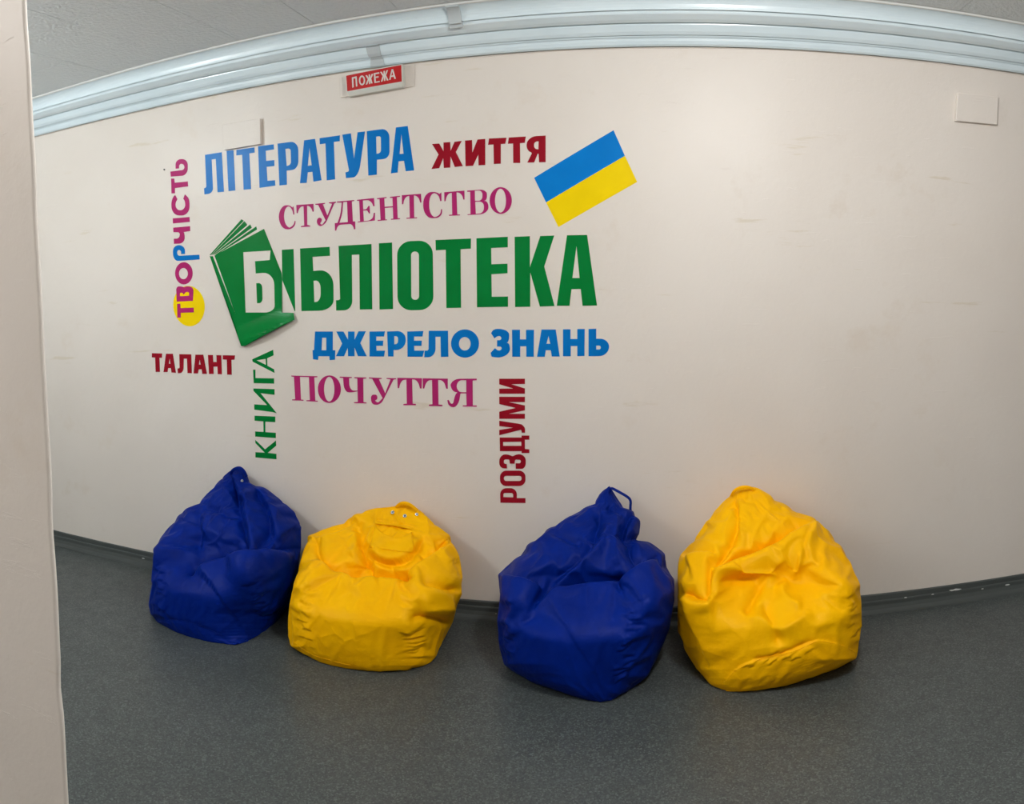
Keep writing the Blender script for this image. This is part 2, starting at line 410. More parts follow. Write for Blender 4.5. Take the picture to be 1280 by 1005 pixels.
word('magenta serif capitals СТУДЕНТСТВО between the blue and the green words', [
 ('Dd', [[(214,262),(224,345),(212,345),(198,265,60,35),(118,262,50,100),(122,478,110,60),(212,475,50,50),(226,408),(236,412),(225,492,60,60),(68,495,85,130),(68,252,120,75),(185,252,30),(203,275)]]),
 ('Dd', [[(243,250),(414,238),(417,316),(406,318),(388,262,40,28),(350,258),(352,448),(382,456),(382,466),(290,472),(289,461),(322,455),(315,262),(272,270,25,50),(257,332),(246,332)]]),
 ('Dd', [[(433,238),(530,228),(530,238),(508,243),(553,355),(600,238),(568,232),(568,224),(640,216),(640,226),(622,234),(545,412),(518,462,50,40),(450,462,40,45),(446,378,40,28),(500,376,28,25),(494,425,20,15),(478,432,8),(500,450,12),(535,402),(462,250),(433,248)]]),
 ('Dd', [[(650,215),(822,200),(822,210),(798,214),(808,414),(832,414),(833,492),(820,494),(805,438,40,30),(655,450,30,40),(642,505),(630,507),(628,432),(655,428),(685,340,40),(697,226),(650,226)], [(712,222),(750,218),(758,420),(674,428),(702,340,40)]]),
 ('Dd', [[(850,198),(1020,180),(1025,262),(1012,262),(990,200,45,40),(908,205),(912,295),(945,290,10),(965,258),(975,258),(980,335),(970,335),(950,304,8),(912,306),(918,410),(1005,402,50,40),(1018,328),(1030,328),(1028,405),(858,425),(858,416),(880,412),(872,208),(850,208)]]),
 ('Dd', [[(1050,182),(1145,170),(1145,180),(1122,184),(1126,268),(1208,262),(1204,178),(1180,180),(1180,168),(1280,158),(1280,168),(1248,172),(1256,382),(1280,382),(1280,392),(1190,398),(1190,388),(1212,386),(1208,274),(1128,280),(1132,395),(1150,394),(1150,402),(1056,410),(1056,400),(1085,398),(1075,192),(1050,192)]]),
 ('E', [[(98,152),(290,138),(294,225),(282,226),(262,158,45,35),(218,155),(222,375),(250,372),(250,382),(145,388),(145,378),(178,376),(172,160),(125,170,30,50),(112,242),(100,243)]]),
 ('E', [[(493,122),(495,210),(482,212),(462,132,50,40),(372,132,50,100),(372,370,110,60),(480,370,60,50),(490,292),(501,292),(498,378,60,60),(312,385,90,130),(312,118,120,85),(452,120,30),(475,140)]]),
 ('E', [[(522,122),(724,106),(725,195),(714,196),(695,128,45,35),(645,124),(652,345),(680,345),(680,354),(570,358),(570,348),(602,346),(598,128),(550,138,30,50),(535,212),(523,213)]]),
 ('E', [[(752,106),(948,92,70,50),(950,205,45,25),(912,208),(965,212,35,55),(962,340,65,90),(755,350),(755,342),(785,340),(782,118),(752,118)], [(828,108),(905,104,40,40),(903,206,40,35),(830,208)], [(832,218),(920,214,45,50),(918,332,50,45),(838,338)]]),
 ('E', [ell(1087,205,111,134), ell(1085,206,55,119)]),
], M_MAG)
word('largest word БІБЛІОТЕКА in tall green condensed capitals beside the book', [
 ('F', [[(778,338),(895,330),(912,950),(905,950),(782,640)]]),
 ('X', [[(375,310.6),(411.9,308.5),(412.3,319.8),(390.6,321),(391.5,338.7),(416.5,336.5,17,20),(417,388,13,18),(376.8,388.8)], [(391.8,351),(400.6,350.3,6,10),(401,377,10,6),(392.8,377.5)]]),
 ('H', [[(212,143),(475,128),(482,650),(382,652),(378,212),(318,215),(322,657,75,65),(193,660),(192,578),(225,575,12)]]),
 ('H', [[(535,122),(640,116),(648,648),(540,652)]]),
 ('H', [[(680,108,110,110),(965,98,110,110),(972,655,110,110),(685,660,110,110)], [(792,188,30),(855,188,30),(857,574,30),(794,574,30)]]),
 ('H', [[(988,96),(1272,84),(1270,165),(1188,170),(1192,638),(1075,640),(1070,174),(990,178)]]),
 ('I', [[(227,82),(478,70),(478,154),(345,160),(347,290),(476,285),(476,362),(347,370),(350,550),(480,548),(480,630),(232,634)]]),
 ('I', [[(533,70),(655,65),(655,315),(738,64),(850,60),(770,308),(852,624),(735,628),(658,355),(658,630),(537,632)]]),
 ('I', [[(952,58),(1113,55),(1192,620),(1076,622),(1062,488),(988,490),(972,622),(870,622)], [(1028,145),(1053,400),(995,400)]]),
], M_GREEN)
word('heavy blue capitals ДЖЕРЕЛО ЗНАНЬ under the largest green word', [
 ('J', [[(88,92),(230,92),(230,242),(250,242),(248,318),(205,322),(203,290),(115,290),(112,320),(72,314),(68,242),(80,240)], [(145,142),(178,142),(178,242),(140,242)]]),
 ('J', [[(258,92),(315,92),(352,158),(352,92),(404,92),(404,158),(436,90),(495,90),(450,185),(502,290),(432,290),(404,220),(404,290),(352,290),(350,222),(320,290),(255,290),(305,188)]]),
 ('J', [[(524,92),(648,90),(640,132),(578,132),(578,165),(634,165),(632,207),(578,207),(580,245),(648,245),(640,292),(524,292)]]),
 ('J', [[(665,92),(815,86,70,70),(812,240,75,75),(716,240),(716,292),(672,292)], [(722,130),(752,128,20),(752,194,25),(722,194)]]),
 ('J', [[(826,92),(955,88),(948,132),(880,132),(880,165),(942,165),(940,207),(880,207),(882,245),(962,245),(948,294),(828,294)]]),
 ('J', [[(998,86),(1152,86),(1155,294),(1095,296),(1092,134),(1052,134),(1052,298,70,60),(962,298),(965,245),(996,245,15)]]),
 ('K', [ell(72,188,112,113), ell(70,190,47,54)]),
 ('K', [[(280,105),(300,72,20,30),(425,68,90,50),(425,180,50,25),(405,183,5),(432,190,15,50),(432,300,70,100),(285,300,70,10),(277,262),(312,225),(335,245,10,15),(366,242,20),(365,212,15),(328,212),(328,162),(363,160,15),(362,128,18),(330,128,15),(308,148)]]),
 ('K', [[(448,78),(512,78),(512,155),(560,155),(560,78),(624,78),(622,294),(562,294),(562,210),(514,210),(514,294),(450,294)]]),
 ('K', [[(684,76),(798,76),(830,292),(766,292),(758,242),(718,242),(710,294),(648,294)], [(740,128),(754,190),(724,190)]]),
 ('K', [[(856,74),(916,74),(916,152),(970,152),(970,72),(1030,72),(1028,288),(970,290),(970,208),(918,208),(918,290),(856,290)]]),
 ('K', [[(1060,72),(1122,70),(1122,150),(1225,150,70,65),(1225,288,75,80),(1060,290)], [(1122,205),(1158,204,15),(1158,236,15),(1122,236)]]),
], M_BLUE)
word('magenta serif capitals ПОЧУТТЯ in the lowest horizontal line', [
 ('L', [[(90,142),(410,150),(410,162),(372,166),(385,450),(416,452),(416,464),(276,458),(276,446),(318,444),(306,162),(196,158),(208,438),(240,440),(240,452),(100,448),(100,436),(138,434),(122,158),(90,154)]]),
 ('L', [ell(558,310,142,170), ell(556,310,64,152)]),
 ('L', [[(685,155),(834,160),(834,172),(800,176),(806,326,80,50),(905,328),(902,178),(865,175),(865,162),(1012,166),(1012,178),(975,182),(978,468),(1015,474),(1015,486),(862,482),(862,470),(908,466),(905,336),(840,350,30),(738,348,60,100),(728,172),(685,168)]]),
 ('L', [[(1045,165),(1202,172),(1202,184),(1168,188),(1245,362),(1310,190),(1262,184),(1262,172),(1380,176),(1380,188),(1348,192),(1215,455),(1180,503,50,40),(1075,500,45,55),(1068,378,45,32),(1150,376,30,38),(1148,435,22,12),(1118,450,8),(1155,480,20),(1213,420),(1085,182),(1045,178)]]),
 ('M', [[(213,170),(515,175),(512,302),(492,302),(465,195,70,45),(395,190),(402,488),(442,490),(442,508),(288,508),(288,492),(330,488),(325,192),(255,200,40,70),(235,298),(218,298)]]),
 ('M', [[(525,176),(834,180),(834,305),(815,305),(785,200,60,45),(715,198),(720,498),(768,502),(768,520),(602,516),(602,500),(645,496),(640,198),(570,205,40,70),(545,302),(527,302)]]),
 ('M', [[(1190,180),(1190,200),(1140,204),(1142,510),(1190,510),(1190,526),(1018,524),(1018,510),(1066,508),(1062,362),(990,362,10),(965,530,110,60),(845,535,60,60),(828,445),(845,442),(872,492,18,18),(900,488,18),(925,372,60,20),(955,350,8),(870,335,60,90),(865,182,90,120)], [(1062,200),(945,200,60,75),(942,345,75,60),(1062,348)]]),
], M_MAG)
word('small dark red bold capitals ТАЛАНТ at the far left, below the yellow disc', [
 ('N', [[(105,122),(242,126),(238,184),(205,184),(212,372),(155,372),(148,182),(103,178)]]),
 ('N', [[(292,130),(384,130),(425,384),(366,380),(358,322),(322,322),(314,374),(260,374)], [(342,190),(352,264),(330,262)]]),
 ('N', [[(470,135),(630,138),(637,390),(580,388),(572,196),(530,196),(525,390,70,50),(452,390),(446,328),(475,320,12)]]),
 ('N', [[(685,142),(790,142),(838,398),(776,398),(768,338),(728,338),(718,394),(660,392)], [(742,205),(754,274),(732,274)]]),
 ('N', [[(852,146),(918,146),(922,240),(968,240),(965,148),(1030,150),(1038,404),(982,402),(978,302),(925,302),(928,400),(866,400)]]),
 ('N', [[(1050,150),(1214,152),(1206,210),(1165,212),(1170,410),(1108,408),(1104,210),(1050,206)]]),
], M_RED)
word('green upright word КНИГА reading upwards under the green book', [
 ('O', [[(62,950),(62,906),(140,910),(62,830),(60,803),(142,882),(234,808),(236,852),(165,912),(237,920),(238,965)]]),
 ('O', [[(55,600),(228,608),(228,655),(145,650),(145,738),(233,744),(233,788),(60,775),(60,732),(130,736),(128,648),(55,642)]]),
 ('O', [[(45,372),(222,378),(222,426),(105,412),(240,580),(205,570),(52,550),(52,505),(160,512),(45,392)]]),
 ('O', [[(42,215),(62,215),(62,285),(218,288),(218,332),(48,328)]]),
 ('O', [[(35,128),(210,48),(214,95),(160,120),(162,182),(218,212),(222,243),(38,148)], [(148,125),(150,175),(72,137)]]),
], M_GREEN)
word('dark red condensed word РОЗДУМИ reading upwards above the second blue bag', [
 ('P', [[(60,938),(57,834,45,45),(178,834,45,45),(178,905),(240,905),(240,940)], [(82,898),(82,868,12),(152,868,15),(152,900)]]),
 ('P', [[(57,708,45),(240,708,45),(240,818,45),(57,818,45)], [(85,745,17),(212,745,17),(212,782,17),(85,782,17)]]),
 ('P', [[(95,692),(52,692,35,40),(52,590,50,45),(120,592,20),(148,606,8),(175,590,20),(242,590,50,45),(242,695,40,30),(170,695),(170,655),(205,655,10),(208,630,12),(166,628,10),(162,658),(128,658),(124,628,8),(85,628,12),(85,658,10),(105,660),(108,692)]]),
 ('P', [[(55,470),(212,470),(212,456),(268,456),(268,486),(236,486),(236,552),(268,555),(268,582),(212,582),(212,568),(57,568)], [(80,502),(210,500),(210,530),(80,530)]]),
 ('P', [[(52,350),(200,372,20),(238,385,35,30),(237,436),(213,436),(210,414,8),(52,454),(52,416),(150,400),(52,388)]]),
 ('P', [[(52,178),(236,178),(236,216),(120,216),(236,240),(236,275),(120,300),(236,300),(236,336),(52,336),(52,285),(170,258),(52,230)]]),
 ('P', [[(52,48),(236,48),(236,86),(140,88),(236,118),(236,156),(52,156),(52,120),(150,118),(52,88)]]),
], M_RED)
word('rounded magenta word ТВОРЧІСТЬ with one blue letter, reading upwards at the far left', [
 ('R', [[(212,722),(243,720),(246,765),(378,760),(380,808),(248,812),(248,860),(214,862)]], M_MAG, .0026),
 ('R', [[(208,700),(202,546,35,30),(268,546,30,20),(286,556,6),(298,546,12),(378,548,45,50),(370,692)], [(240,645),(240,610,12),(268,610,12),(276,630),(300,602,10),(335,602,18),(332,640)]], M_MAG, .0026),
 ('R', [ell(280,415,88,112), ell(275,418,45,56)]),
 ('R', [[(435,228),(438,276),(230,290,20),(170,292,50,80),(170,132,60),(292,132,60),(290,220),(252,222),(252,182,22),(212,180,22),(212,240,28)]], M_BLUE),
 ('Q', [[(180,792),(356,776),(358,828),(290,838),(300,870,15),(298,958,55,60),(188,962),(186,908),(240,906,25),(255,840,30),(182,840)]]),
 ('Q', [[(175,695),(350,680),(353,732),(177,748)]]),
 ('Q', [[(200,450),(224,494),(203,530,20),(205,610,55,45),(304,608,45,55),(306,515,40,20),(285,490),(302,443),(350,490,30,50),(350,665,95,80),(163,665,80,95),(160,490,60,40)]]),
 ('Q', [[(158,278),(190,278),(195,322),(332,308),(336,360),(198,378),(198,432),(162,434)]]),
 ('Q', [[(150,205),(250,192),(298,188,30),(296,125,30),(242,122,25),(240,172),(205,175),(203,75,60),(333,72,60,70),(330,245,70,60),(155,258)]]),
], M_MAG)
def decal(name, label, cat, crop, loops, mat, **k):
    o = film(name, crop, loops, mat, None, **k); return tag(o, label, cat)
decal('vinyl_disc', 'yellow vinyl disc behind the first two letters of the upright magenta word', 'sticker', 'R', [ell(331, 744, 158, 204, -.10)], M_YEL)
fl = thing('wall_flag', 'tilted blue and yellow flag sticker at the upper right of the words', 'flag', at_y(730, 225, D))
film('blue_band', 'FL', [[(648,318),(1032,88),(1087,212),(706,437)]], M_FBLUE, fl)['label'] = 'blue upper half'
film('yellow_band', 'FL', [[(706,437),(1087,212),(1146,338),(766,556)]], M_YEL, fl)['label'] = 'yellow lower half'
# green book: the lower edge of the film has come loose from the wall
bk = thing('book_sticker', 'green vinyl book with fanned pages and a cut-out letter Б', 'sticker', at_y(310, 350, D))
e0 = at_y(309, 425, D)[[0, 2]]; e1 = at_y(371, 398, D)[[0, 2]]
dirv = (e1-e0)/np.linalg.norm(e1-e0); nrm = np.array([-dirv[1], dirv[0]])
if nrm[1] < 0: nrm = -nrm
def book_lift(co):
    r = co-e0; along = r@dirv/np.linalg.norm(e1-e0); up = r@nrm
    a = np.clip(1-np.clip(up, 0, None)/.085, 0, 1)
    bow = np.clip(along+.22, 0, 1.4)
    return .034*a**1.5*np.clip(np.sin(np.clip(bow/1.35, 0, 1)*math.pi), 0, 1)**.7+.002*a
film('cover', 'F', [[(57,402),(88,402),(322,1005),(105,396),(600,128),(776,570),(780,640),(785,965),(903,968),(921,1035),(438,1293),(385,1302,12)],
      [(392,362),(665,345),(657,440),(510,452),(517,575),(700,560,110,130),(708,965,70,100),(415,965)]], M_GREEN, bk, grid=.012, lift=book_lift, thick=.0006)
film('letter_counter', 'F', [[(522,672),(580,668,35,50),(585,872,50,35),(530,872)]], M_GREEN, bk)
for pg in ([(55,392),(375,32),(397,48),(72,388)], [(77,388),(403,52),(428,80),(430,92),(90,386)], [(95,386),(462,84),(478,118),(108,385)], [(112,388),(522,104),(530,135),(122,389)]):
    film('page', 'F', [pg], M_GREEN, bk)

# ------------------------------------------------------------------ boxes and sign on the wall
def slab(name, quad, Y, y_back, mat, bev=.003, parent=None):
    q = np.array(quad, float); P = at_y(q[:, 0], q[:, 1], Y)
    x0, x1 = P[[0, 3], 0].mean(), P[[1, 2], 0].mean(); z1, z0 = P[[0, 1], 2].mean(), P[[2, 3], 2].mean()
    cx, cz = (x0+x1)/2, (z0+z1)/2
    V = [(P[i, 0], Y, P[i, 2]) for i in range(4)]+[(P[i, 0], y_back, P[i, 2]) for i in range(4)]
    Fc = [(0, 1, 2, 3), (7, 6, 5, 4), (0, 4, 5, 1), (1, 5, 6, 2), (2, 6, 7, 3), (3, 7, 4, 0)]
    return bevel_obj(mesh_obj(name, V, Fc, mat, parent), bev, 2)
o = slab('cover_plate', [(278,156),(325,148),(325.5,180),(280,187.5)], D-.020, D-.001, M_WALL, .0015)
tag(o, 'beige painted rectangular cover plate touching the top of the blue word', 'cover plate', 'painted cover plates on the wall')
o = slab('cover_plate', [(1197,115.5),(1248.5,121),(1247,156),(1194.5,151)], D-.022, D-.001, M_WALL, .004)
tag(o, 'beige painted cover box high at the bare right end of the wall', 'cover plate', 'painted cover plates on the wall')
sg = thing('fire_alarm_sign', 'red and white sign box reading ПОЖЕЖА mounted under the cornice', 'sign', at_y(468, 100, D))
slab('mounting_plate', [(424.3,96),(518.5,80),(517.3,108),(425.5,122)], D-.006, D-.001, M_WALL, .001, sg)
YS = D-.045
def sq(pts): return [(420+x/11.636, 70+y/11.636) for x, y in pts]
slab('housing', sq([(132,272),(962,112),(970,384),(152,530)]), YS, D-.007, M_SIGNW, .002, sg)
P = [at_y(*p, YS-.001) for p in sq([(160,524),(972,378)])]; P2 = [at_y(*p, YS+.012) for p in sq([(185,590),(972,452)])]
a, b = P; c, d = P2[1], P2[0]
V = [a, b, c, d]+[np.array([p[0], D-.007, p[2]]) for p in (a, b, c, d)]
V = [a-[0, 0, -.004], b-[0, 0, -.004], c, d]+[np.array([p[0], D-.0075, p[2]]) for p in (a, b, c, d)]
bevel_obj(mesh_obj('lower_housing', V, [(0, 1, 2, 3), (7, 6, 5, 4), (0, 4, 5, 1), (1, 5, 6, 2), (2, 6, 7, 3), (3, 7, 4, 0)], M_SIGNW, sg), .002)
film('red_panel', 'S', [[(148,287),(948,130),(956,370),(164,513)]], M_SIGNR, sg, depth=.0012, Y=YS, thick=.001)['label'] = 'red face panel'
tx_ = []
for L in ([[(230,310),(300,295),(312,440),(290,445),(282,322),(252,328),(258,455),(236,460)]], [ell(378,355,45,72), ell(378,355,25,50)],
          [[(428,282),(452,278),(476,322),(474,270),(494,266),(498,318),(518,262),(542,258),(512,328),(532,396),(508,400),(498,345),(500,404),(480,408),(476,350),(455,412),(430,416),(462,338)]],
          [[(548,250),(628,235),(630,256),(572,266),(574,300),(618,292),(620,312),(576,320),(580,372),(634,360),(636,380),(558,394)]],
          [[(640,232),(664,228),(692,275),(690,218),(710,214),(714,270),(732,208),(758,204),(728,280),(764,352),(738,358),(716,298),(718,360),(698,364),(694,302),(676,370),(652,374),(678,290)]],
          [[(808,192),(830,190),(872,330),(848,334),(838,300),(800,306),(794,344),(772,348)], [(818,225),(832,280),(804,285)]]):
    film('letter', 'S', L, M_SIGNT, sg, depth=.002, Y=YS, thick=.0007)
p = at_y(205.5, 212, D-.003)
o = mesh_obj('nail', *tube([(p[0], D-.001, p[2]), (p[0], D-.006, p[2]), (p[0]+.0005, D-.009, p[2])], [.0035, .0045, .003], 8), M_DARK)
tag(o, 'small dark nail head left of the upright magenta word', 'nail')
# ------------------------------------------------------------------ bean bags
def smooth(x, a, b):
    t_ = np.clip((x-a)/(b-a), 0, 1); return t_*t_*(3-2*t_)
def seg_dist(P, L):
    """distance of 2-D points to a polyline, signed (+ left of travel in picture), and position 0..1"""
    best = np.full(len(P), 1e9); sg = np.zeros(len(P)); pos = np.zeros(len(P))
    L = np.asarray(L, float); ln = np.linalg.norm(np.diff(L, axis=0), axis=1); tot = ln.sum(); acc = 0
    for i in range(len(L)-1):
        a, b = L[i], L[i+1]; d = b-a; q = P-a
        u = np.clip((q@d)/(d@d), 0, 1); r = q-u[:, None]*d; dist = np.hypot(r[:, 0], r[:, 1])
        s = -(d[0]*q[:, 1]-d[1]*q[:, 0]); m = dist < best
        best[m] = dist[m]; sg[m] = np.sign(s[m]); pos[m] = (acc+u[m]*ln[i])/tot; acc += ln[i]
    return best, sg, pos
def chaikin(L, n=2):
    L = np.asarray(L, float)
    for _ in range(n):
        Q = [L[0]]
        for a, b in zip(L[:-1], L[1:]): Q += [.75*a+.25*b, .25*a+.75*b]
        Q.append(L[-1]); L = np.array(Q)
    return L
NS, NR = 190, 140
def bag_grid(outline, cfg, seed):
    """teardrop sack: rings stacked from floor to tip, leaning on the wall, fitted to its outline"""
    O = np.array(outline, float); rng = np.random.RandomState(seed)
    vv = np.linspace(0, 1, NR); th = np.linspace(0, 2*math.pi, NS, endpoint=False); th = th-.42*np.cos(th)
    hv = vv
    yb0 = D-.035; yf0 = cfg['front']; H = cfg['H']
    kv = [0, .04, .12, .25, .42, .55, .68, .80, .90, .97, 1]
    half = np.interp(hv, kv, [.78, .88, .97, 1.0, .99, .92, .76, .56, .34, .17, .06])
    fr = np.interp(hv, kv, cfg.get('fr', [.09, .045, .01, 0, .02, .16, .40, .62, .80, .90, .93]))   # how far the front lies behind its foremost point
    bk = np.interp(hv, kv, [.10, .05, .02, .01, 0, 0, 0, 0, .005, .01, .02])
    k = np.ones(9)/9
    pad = lambda a: np.convolve(np.pad(a, 4, 'edge'), k, 'valid')
    half, fr, bk = pad(half), pad(fr), pad(bk)
    depth = yb0-yf0
    c0 = at_y(O[:, 0].mean(), O[:, 1].mean(), .5*(yf0+yb0)); A = cfg['w']/2
    V = np.zeros((NR, NS, 3))
    for i in range(NR):
        y0 = yf0+fr[i]*depth; y1 = yb0-bk[i]*depth
        cy, ry = (y0+y1)/2, (y1-y0)/2
        cs, sn = np.cos(th), np.sin(th); rr_ = (np.abs(cs)**2.4+np.abs(sn)**2.4)**(-1/2.4)
        V[i, :, 0] = c0[0]+A*half[i]*cs*rr_
        V[i, :, 1] = cy+ry*sn*rr_
        V[i, :, 2] = H*hv[i]
    # arms: beside the hollow the sides stay forward
    G = V.reshape(-1, 3)
    v = G[:, 2]/H; fx = np.abs((G[:, 0]-c0[0])/(A*np.interp(v, hv, half)+1e-6))
    frontside = np.clip(-(G[:, 1]-(yf0+yb0)/2)/depth*2+.6, 0, 1)
    arm = np.exp(-((v-.60)/.14)**2)*smooth(fx, .35, .85)
    G[:, 1] -= cfg.get('arm', .10)*arm*frontside
    hol = np.exp(-((v-cfg.get('hv', .57))/.10)**2)*(1-smooth(fx, .25, .85))*frontside
    G[:, 1] += cfg.get('hollow', .09)*hol
    # fit the silhouette
    ty = np.arange(O[:, 1].min(), O[:, 1].max()+.5, 1.0); tl = np.full(len(ty), 1e9); tr = np.full(len(ty), -1e9)
    Oc = np.vstack([O, O[:1]])
    for a, b in zip(Oc[:-1], Oc[1:]):
        n_ = int(max(2, abs(b[1]-a[1])*3)); u = np.linspace(0, 1, n_)
        X = a[0]+(b[0]-a[0])*u; Y = a[1]+(b[1]-a[1])*u
        idx = np.clip(np.round(Y-ty[0]).astype(int), 0, len(ty)-1)
        np.minimum.at(tl, idx, X); np.maximum.at(tr, idx, X)
    def sm(a, n): return np.convolve(np.pad(a, n, 'edge'), np.ones(2*n+1)/(2*n+1), 'valid')
    for it in range(7):
        q = proj(G); lo, hi = q[:, 1].min(), q[:, 1].max()
        ny = ty[0]+(q[:, 1]-lo)/(hi-lo)*(ty[-1]-ty[0])
        idx = np.clip(np.round(ny-ty[0]).astype(int), 0, len(ty)-1)
        ml = np.full(len(ty), 1e9); mr = np.full(len(ty), -1e9)
        # rasterise mesh edges between rings for a gap-free extent
        Q = np.stack([q[:, 0], ny], 1).reshape(NR, NS, 2)
        for f in (0, .5):
            Z = (Q[:-1]*(1-f)+Q[1:]*f).reshape(-1, 2); ii = np.clip(np.round(Z[:, 1]-ty[0]).astype(int), 0, len(ty)-1)
            np.minimum.at(ml, ii, Z[:, 0]); np.maximum.at(mr, ii, Z[:, 0])
        ml[ml > 1e8] = np.nan; mr[mr < -1e8] = np.nan
        ok = ~np.isnan(ml); ml = np.interp(ty, ty[ok], ml[ok]); mr = np.interp(ty, ty[ok], mr[ok])
        w_ = np.maximum(mr-ml, 2)
        L_, R_, ML, MW = tl, tr, ml, w_
        nx = np.interp(ny, ty, L_)+(q[:, 0]-np.interp(ny, ty, ML))/np.interp(ny, ty, MW)*(np.interp(ny, ty, R_)-np.interp(ny, ty, L_))
        nx = q[:, 0]+.8*(nx-q[:, 0])
        W = at_y(nx, ny, G[:, 1]); W[:, 2] = np.maximum(W[:, 2], .0)
        # keep the underside flat on the floor
        flat = G[:, 2] < .004; W[flat, 2] = G[flat, 2]
        G = W.copy()
    return G.reshape(NR, NS, 3)
def grid_normals(V):
    du = np.roll(V, -1, 1)-np.roll(V, 1, 1); dv = np.gradient(V, axis=0)
    n = np.cross(du, dv); n /= np.linalg.norm(n, axis=2)[..., None]+1e-12; return n
def blur_grid(A, n):
    for _ in range(n):
        A = (A+np.roll(A, 1, 1)+np.roll(A, -1, 1))/3
        B = A.copy(); B[1:-1] = (A[:-2]+A[1:-1]+A[2:])/3; A = B
    return A
def sculpt(V, strokes, seed, crump=.006, pts=26):
    rng = np.random.RandomState(seed); strokes = [s if s[0] == 'B' or s[2] < 4 else (s[0], s[1], s[2]*1.1, s[3]*1.95)+tuple(s[4:]) for s in strokes]
    N = grid_normals(blur_grid(V, 6)); G = V.reshape(-1, 3); Nn = N.reshape(-1, 3)
    q = proj(G); view = CAM-G; view /= np.linalg.norm(view, axis=1)[:, None]
    facing = smooth((Nn*view).sum(1), -.05, .25)
    edge = smooth((Nn*view).sum(1), .0, .45)
    H = G[:, 2].max(); v = G[:, 2]/H
    disp = np.zeros(len(G))
    # crumpled facets, stronger in the slack upper half
    lo, hi = q.min(0), q.max(0)
    C = lo+rng.rand(pts, 2)*(hi-lo); best = np.full(len(G), 1e9); sec = best.copy()
    ang = rng.uniform(-.5, .5)
    wq = q+8*np.stack([np.sin(q[:, 1]/17+seed), np.sin(q[:, 0]/19+2*seed)], 1)
    for c in C:
        d = np.hypot(wq[:, 0]-c[0], (wq[:, 1]-c[1])*1.1); sec = np.minimum(sec, np.maximum(best, d)); best = np.minimum(best, d)
    rid = np.exp(-(sec-best)/5.0)
    disp += crump*(rid-.3)*(.25+.75*smooth(v, .45, .7))*facing*(.3+.7*edge)
    for s in strokes:
        kind, L, w_, a = s[0], s[1], s[2], s[3]
        L = chaikin(L, 2); d, sg, pos = seg_dist(q, L)
        fade = smooth(pos, -.01, .18)*smooth(1-pos, -.01, .18)
        if len(s) > 4 and s[4] == 'o': fade = smooth(1-pos, -.01, .25)
        if kind == 'V': g = -np.exp(-(d/w_)**1.3)
        elif kind == 'R': g = np.exp(-(d/w_)**1.3)
        elif kind == 'S':      # pillow edge: + side stands proud and rolls over, - side drops away
            sd = d*sg; g = np.where(sd > 0, np.exp(-sd/(w_*2.6))*(1-np.exp(-(sd+.6)/(w_*.35))), -.75*np.exp(sd/(w_*1.0)))
        elif kind == 'B': g = np.exp(-(d/w_)**2)       # soft bulge
        if kind == 'B': fade = 1.0
        disp += a*g*fade*facing
    G2 = G+Nn*disp[:, None]
    G2[:, 2] = np.maximum(G2[:, 2], 0); G2[:, 1] = np.minimum(G2[:, 1], D-.03)
    return G2.reshape(V.shape)
def puckers(p0, p1, n, ln, ang, amp, seed, w_=2.6):
    r = np.random.RandomState(seed); out = []; p0, p1 = np.array(p0, float), np.array(p1, float)
    for i in range(n):
        c = p0+(p1-p0)*(i+r.uniform(.1, .9))/n+r.uniform(-4, 4, 2); a = math.radians(ang+r.uniform(-18, 18)); l = ln*r.uniform(.5, 1.2)
        e = np.array([math.cos(a), -math.sin(a)])*l; m_ = c+e*.5+r.uniform(-2, 2, 2)
        out.append(('S', [c, m_, c+e], w_*r.uniform(.8, 1.2), 1.1*amp*r.uniform(.5, 1.2)))
    return out
def bag(label, outline, cfg, strokes, mat, seed, crump=.006, pts=26):
    V = bag_grid(outline, cfg, seed); V = sculpt(V, [s for s in strokes if s[2] >= 4 or s[0] == 'B'], seed, crump, pts)
    fine = [s for s in strokes if s[2] < 4 and s[0] != 'B']
    base = np.array([V[..., 0].mean(), V[..., 1].mean(), 0])
    t_ = thing('bean_bag', label, 'bean bag', base, 'bean bags along the lettered wall')
    P = V.reshape(-1, 3); Fc = []
    idx = np.arange(NR*NS).reshape(NR, NS)
    a = idx[:-1]; b = np.roll(idx, -1, 1)[:-1]; c = np.roll(idx, -1, 1)[1:]; d = idx[1:]
    Q = np.stack([a, b, c, d], -1).reshape(-1, 4).tolist()
    n = len(P); P = np.vstack([P, V[0].mean(0)*[1, 1, 0]+[0, 0, .0005], V[-1].mean(0)+[0, 0, .002]])
    Q += [(int(idx[0, (j+1) % NS]), int(idx[0, j]), n) for j in range(NS)]+[(int(idx[-1, j]), int(idx[-1, (j+1) % NS]), n+1) for j in range(NS)]
    o = mesh_obj('cover', P, Q, mat, t_, smooth=True)
    ix = slack(V, cfg)
    P = settle(o, np.append(ix.ravel(), [0, 0]), *cfg.get('sim', (-.07, .16, 6.0)))
    top = P[NR*NS:]; P = np.vstack([sculpt(P[:NR*NS].reshape(NR, NS, 3), fine, seed, 0, 3).reshape(-1, 3), top])
    o.data.vertices.foreach_set('co', (P-np.array(o.matrix_world.translation)).ravel()); o.data.update()
    if 'lim' in cfg:                      # neighbours touch but do not cut into each other
        q = proj(P); nx = np.clip(q[:, 0], *cfg['lim']); mv = nx != q[:, 0]
        P[mv] = at_y(nx[mv], q[mv, 1], P[mv, 1]); P[:, 2] = np.maximum(P[:, 2], .0005)
        o.data.vertices.foreach_set('co', (P-np.array(o.matrix_world.translation)).ravel()); o.data.update()
    V = P[:NR*NS].reshape(NR, NS, 3)
    sb = o.modifiers.new('smooth', 'SUBSURF'); sb.levels = 1; sb.render_levels = 1
    return t_, V
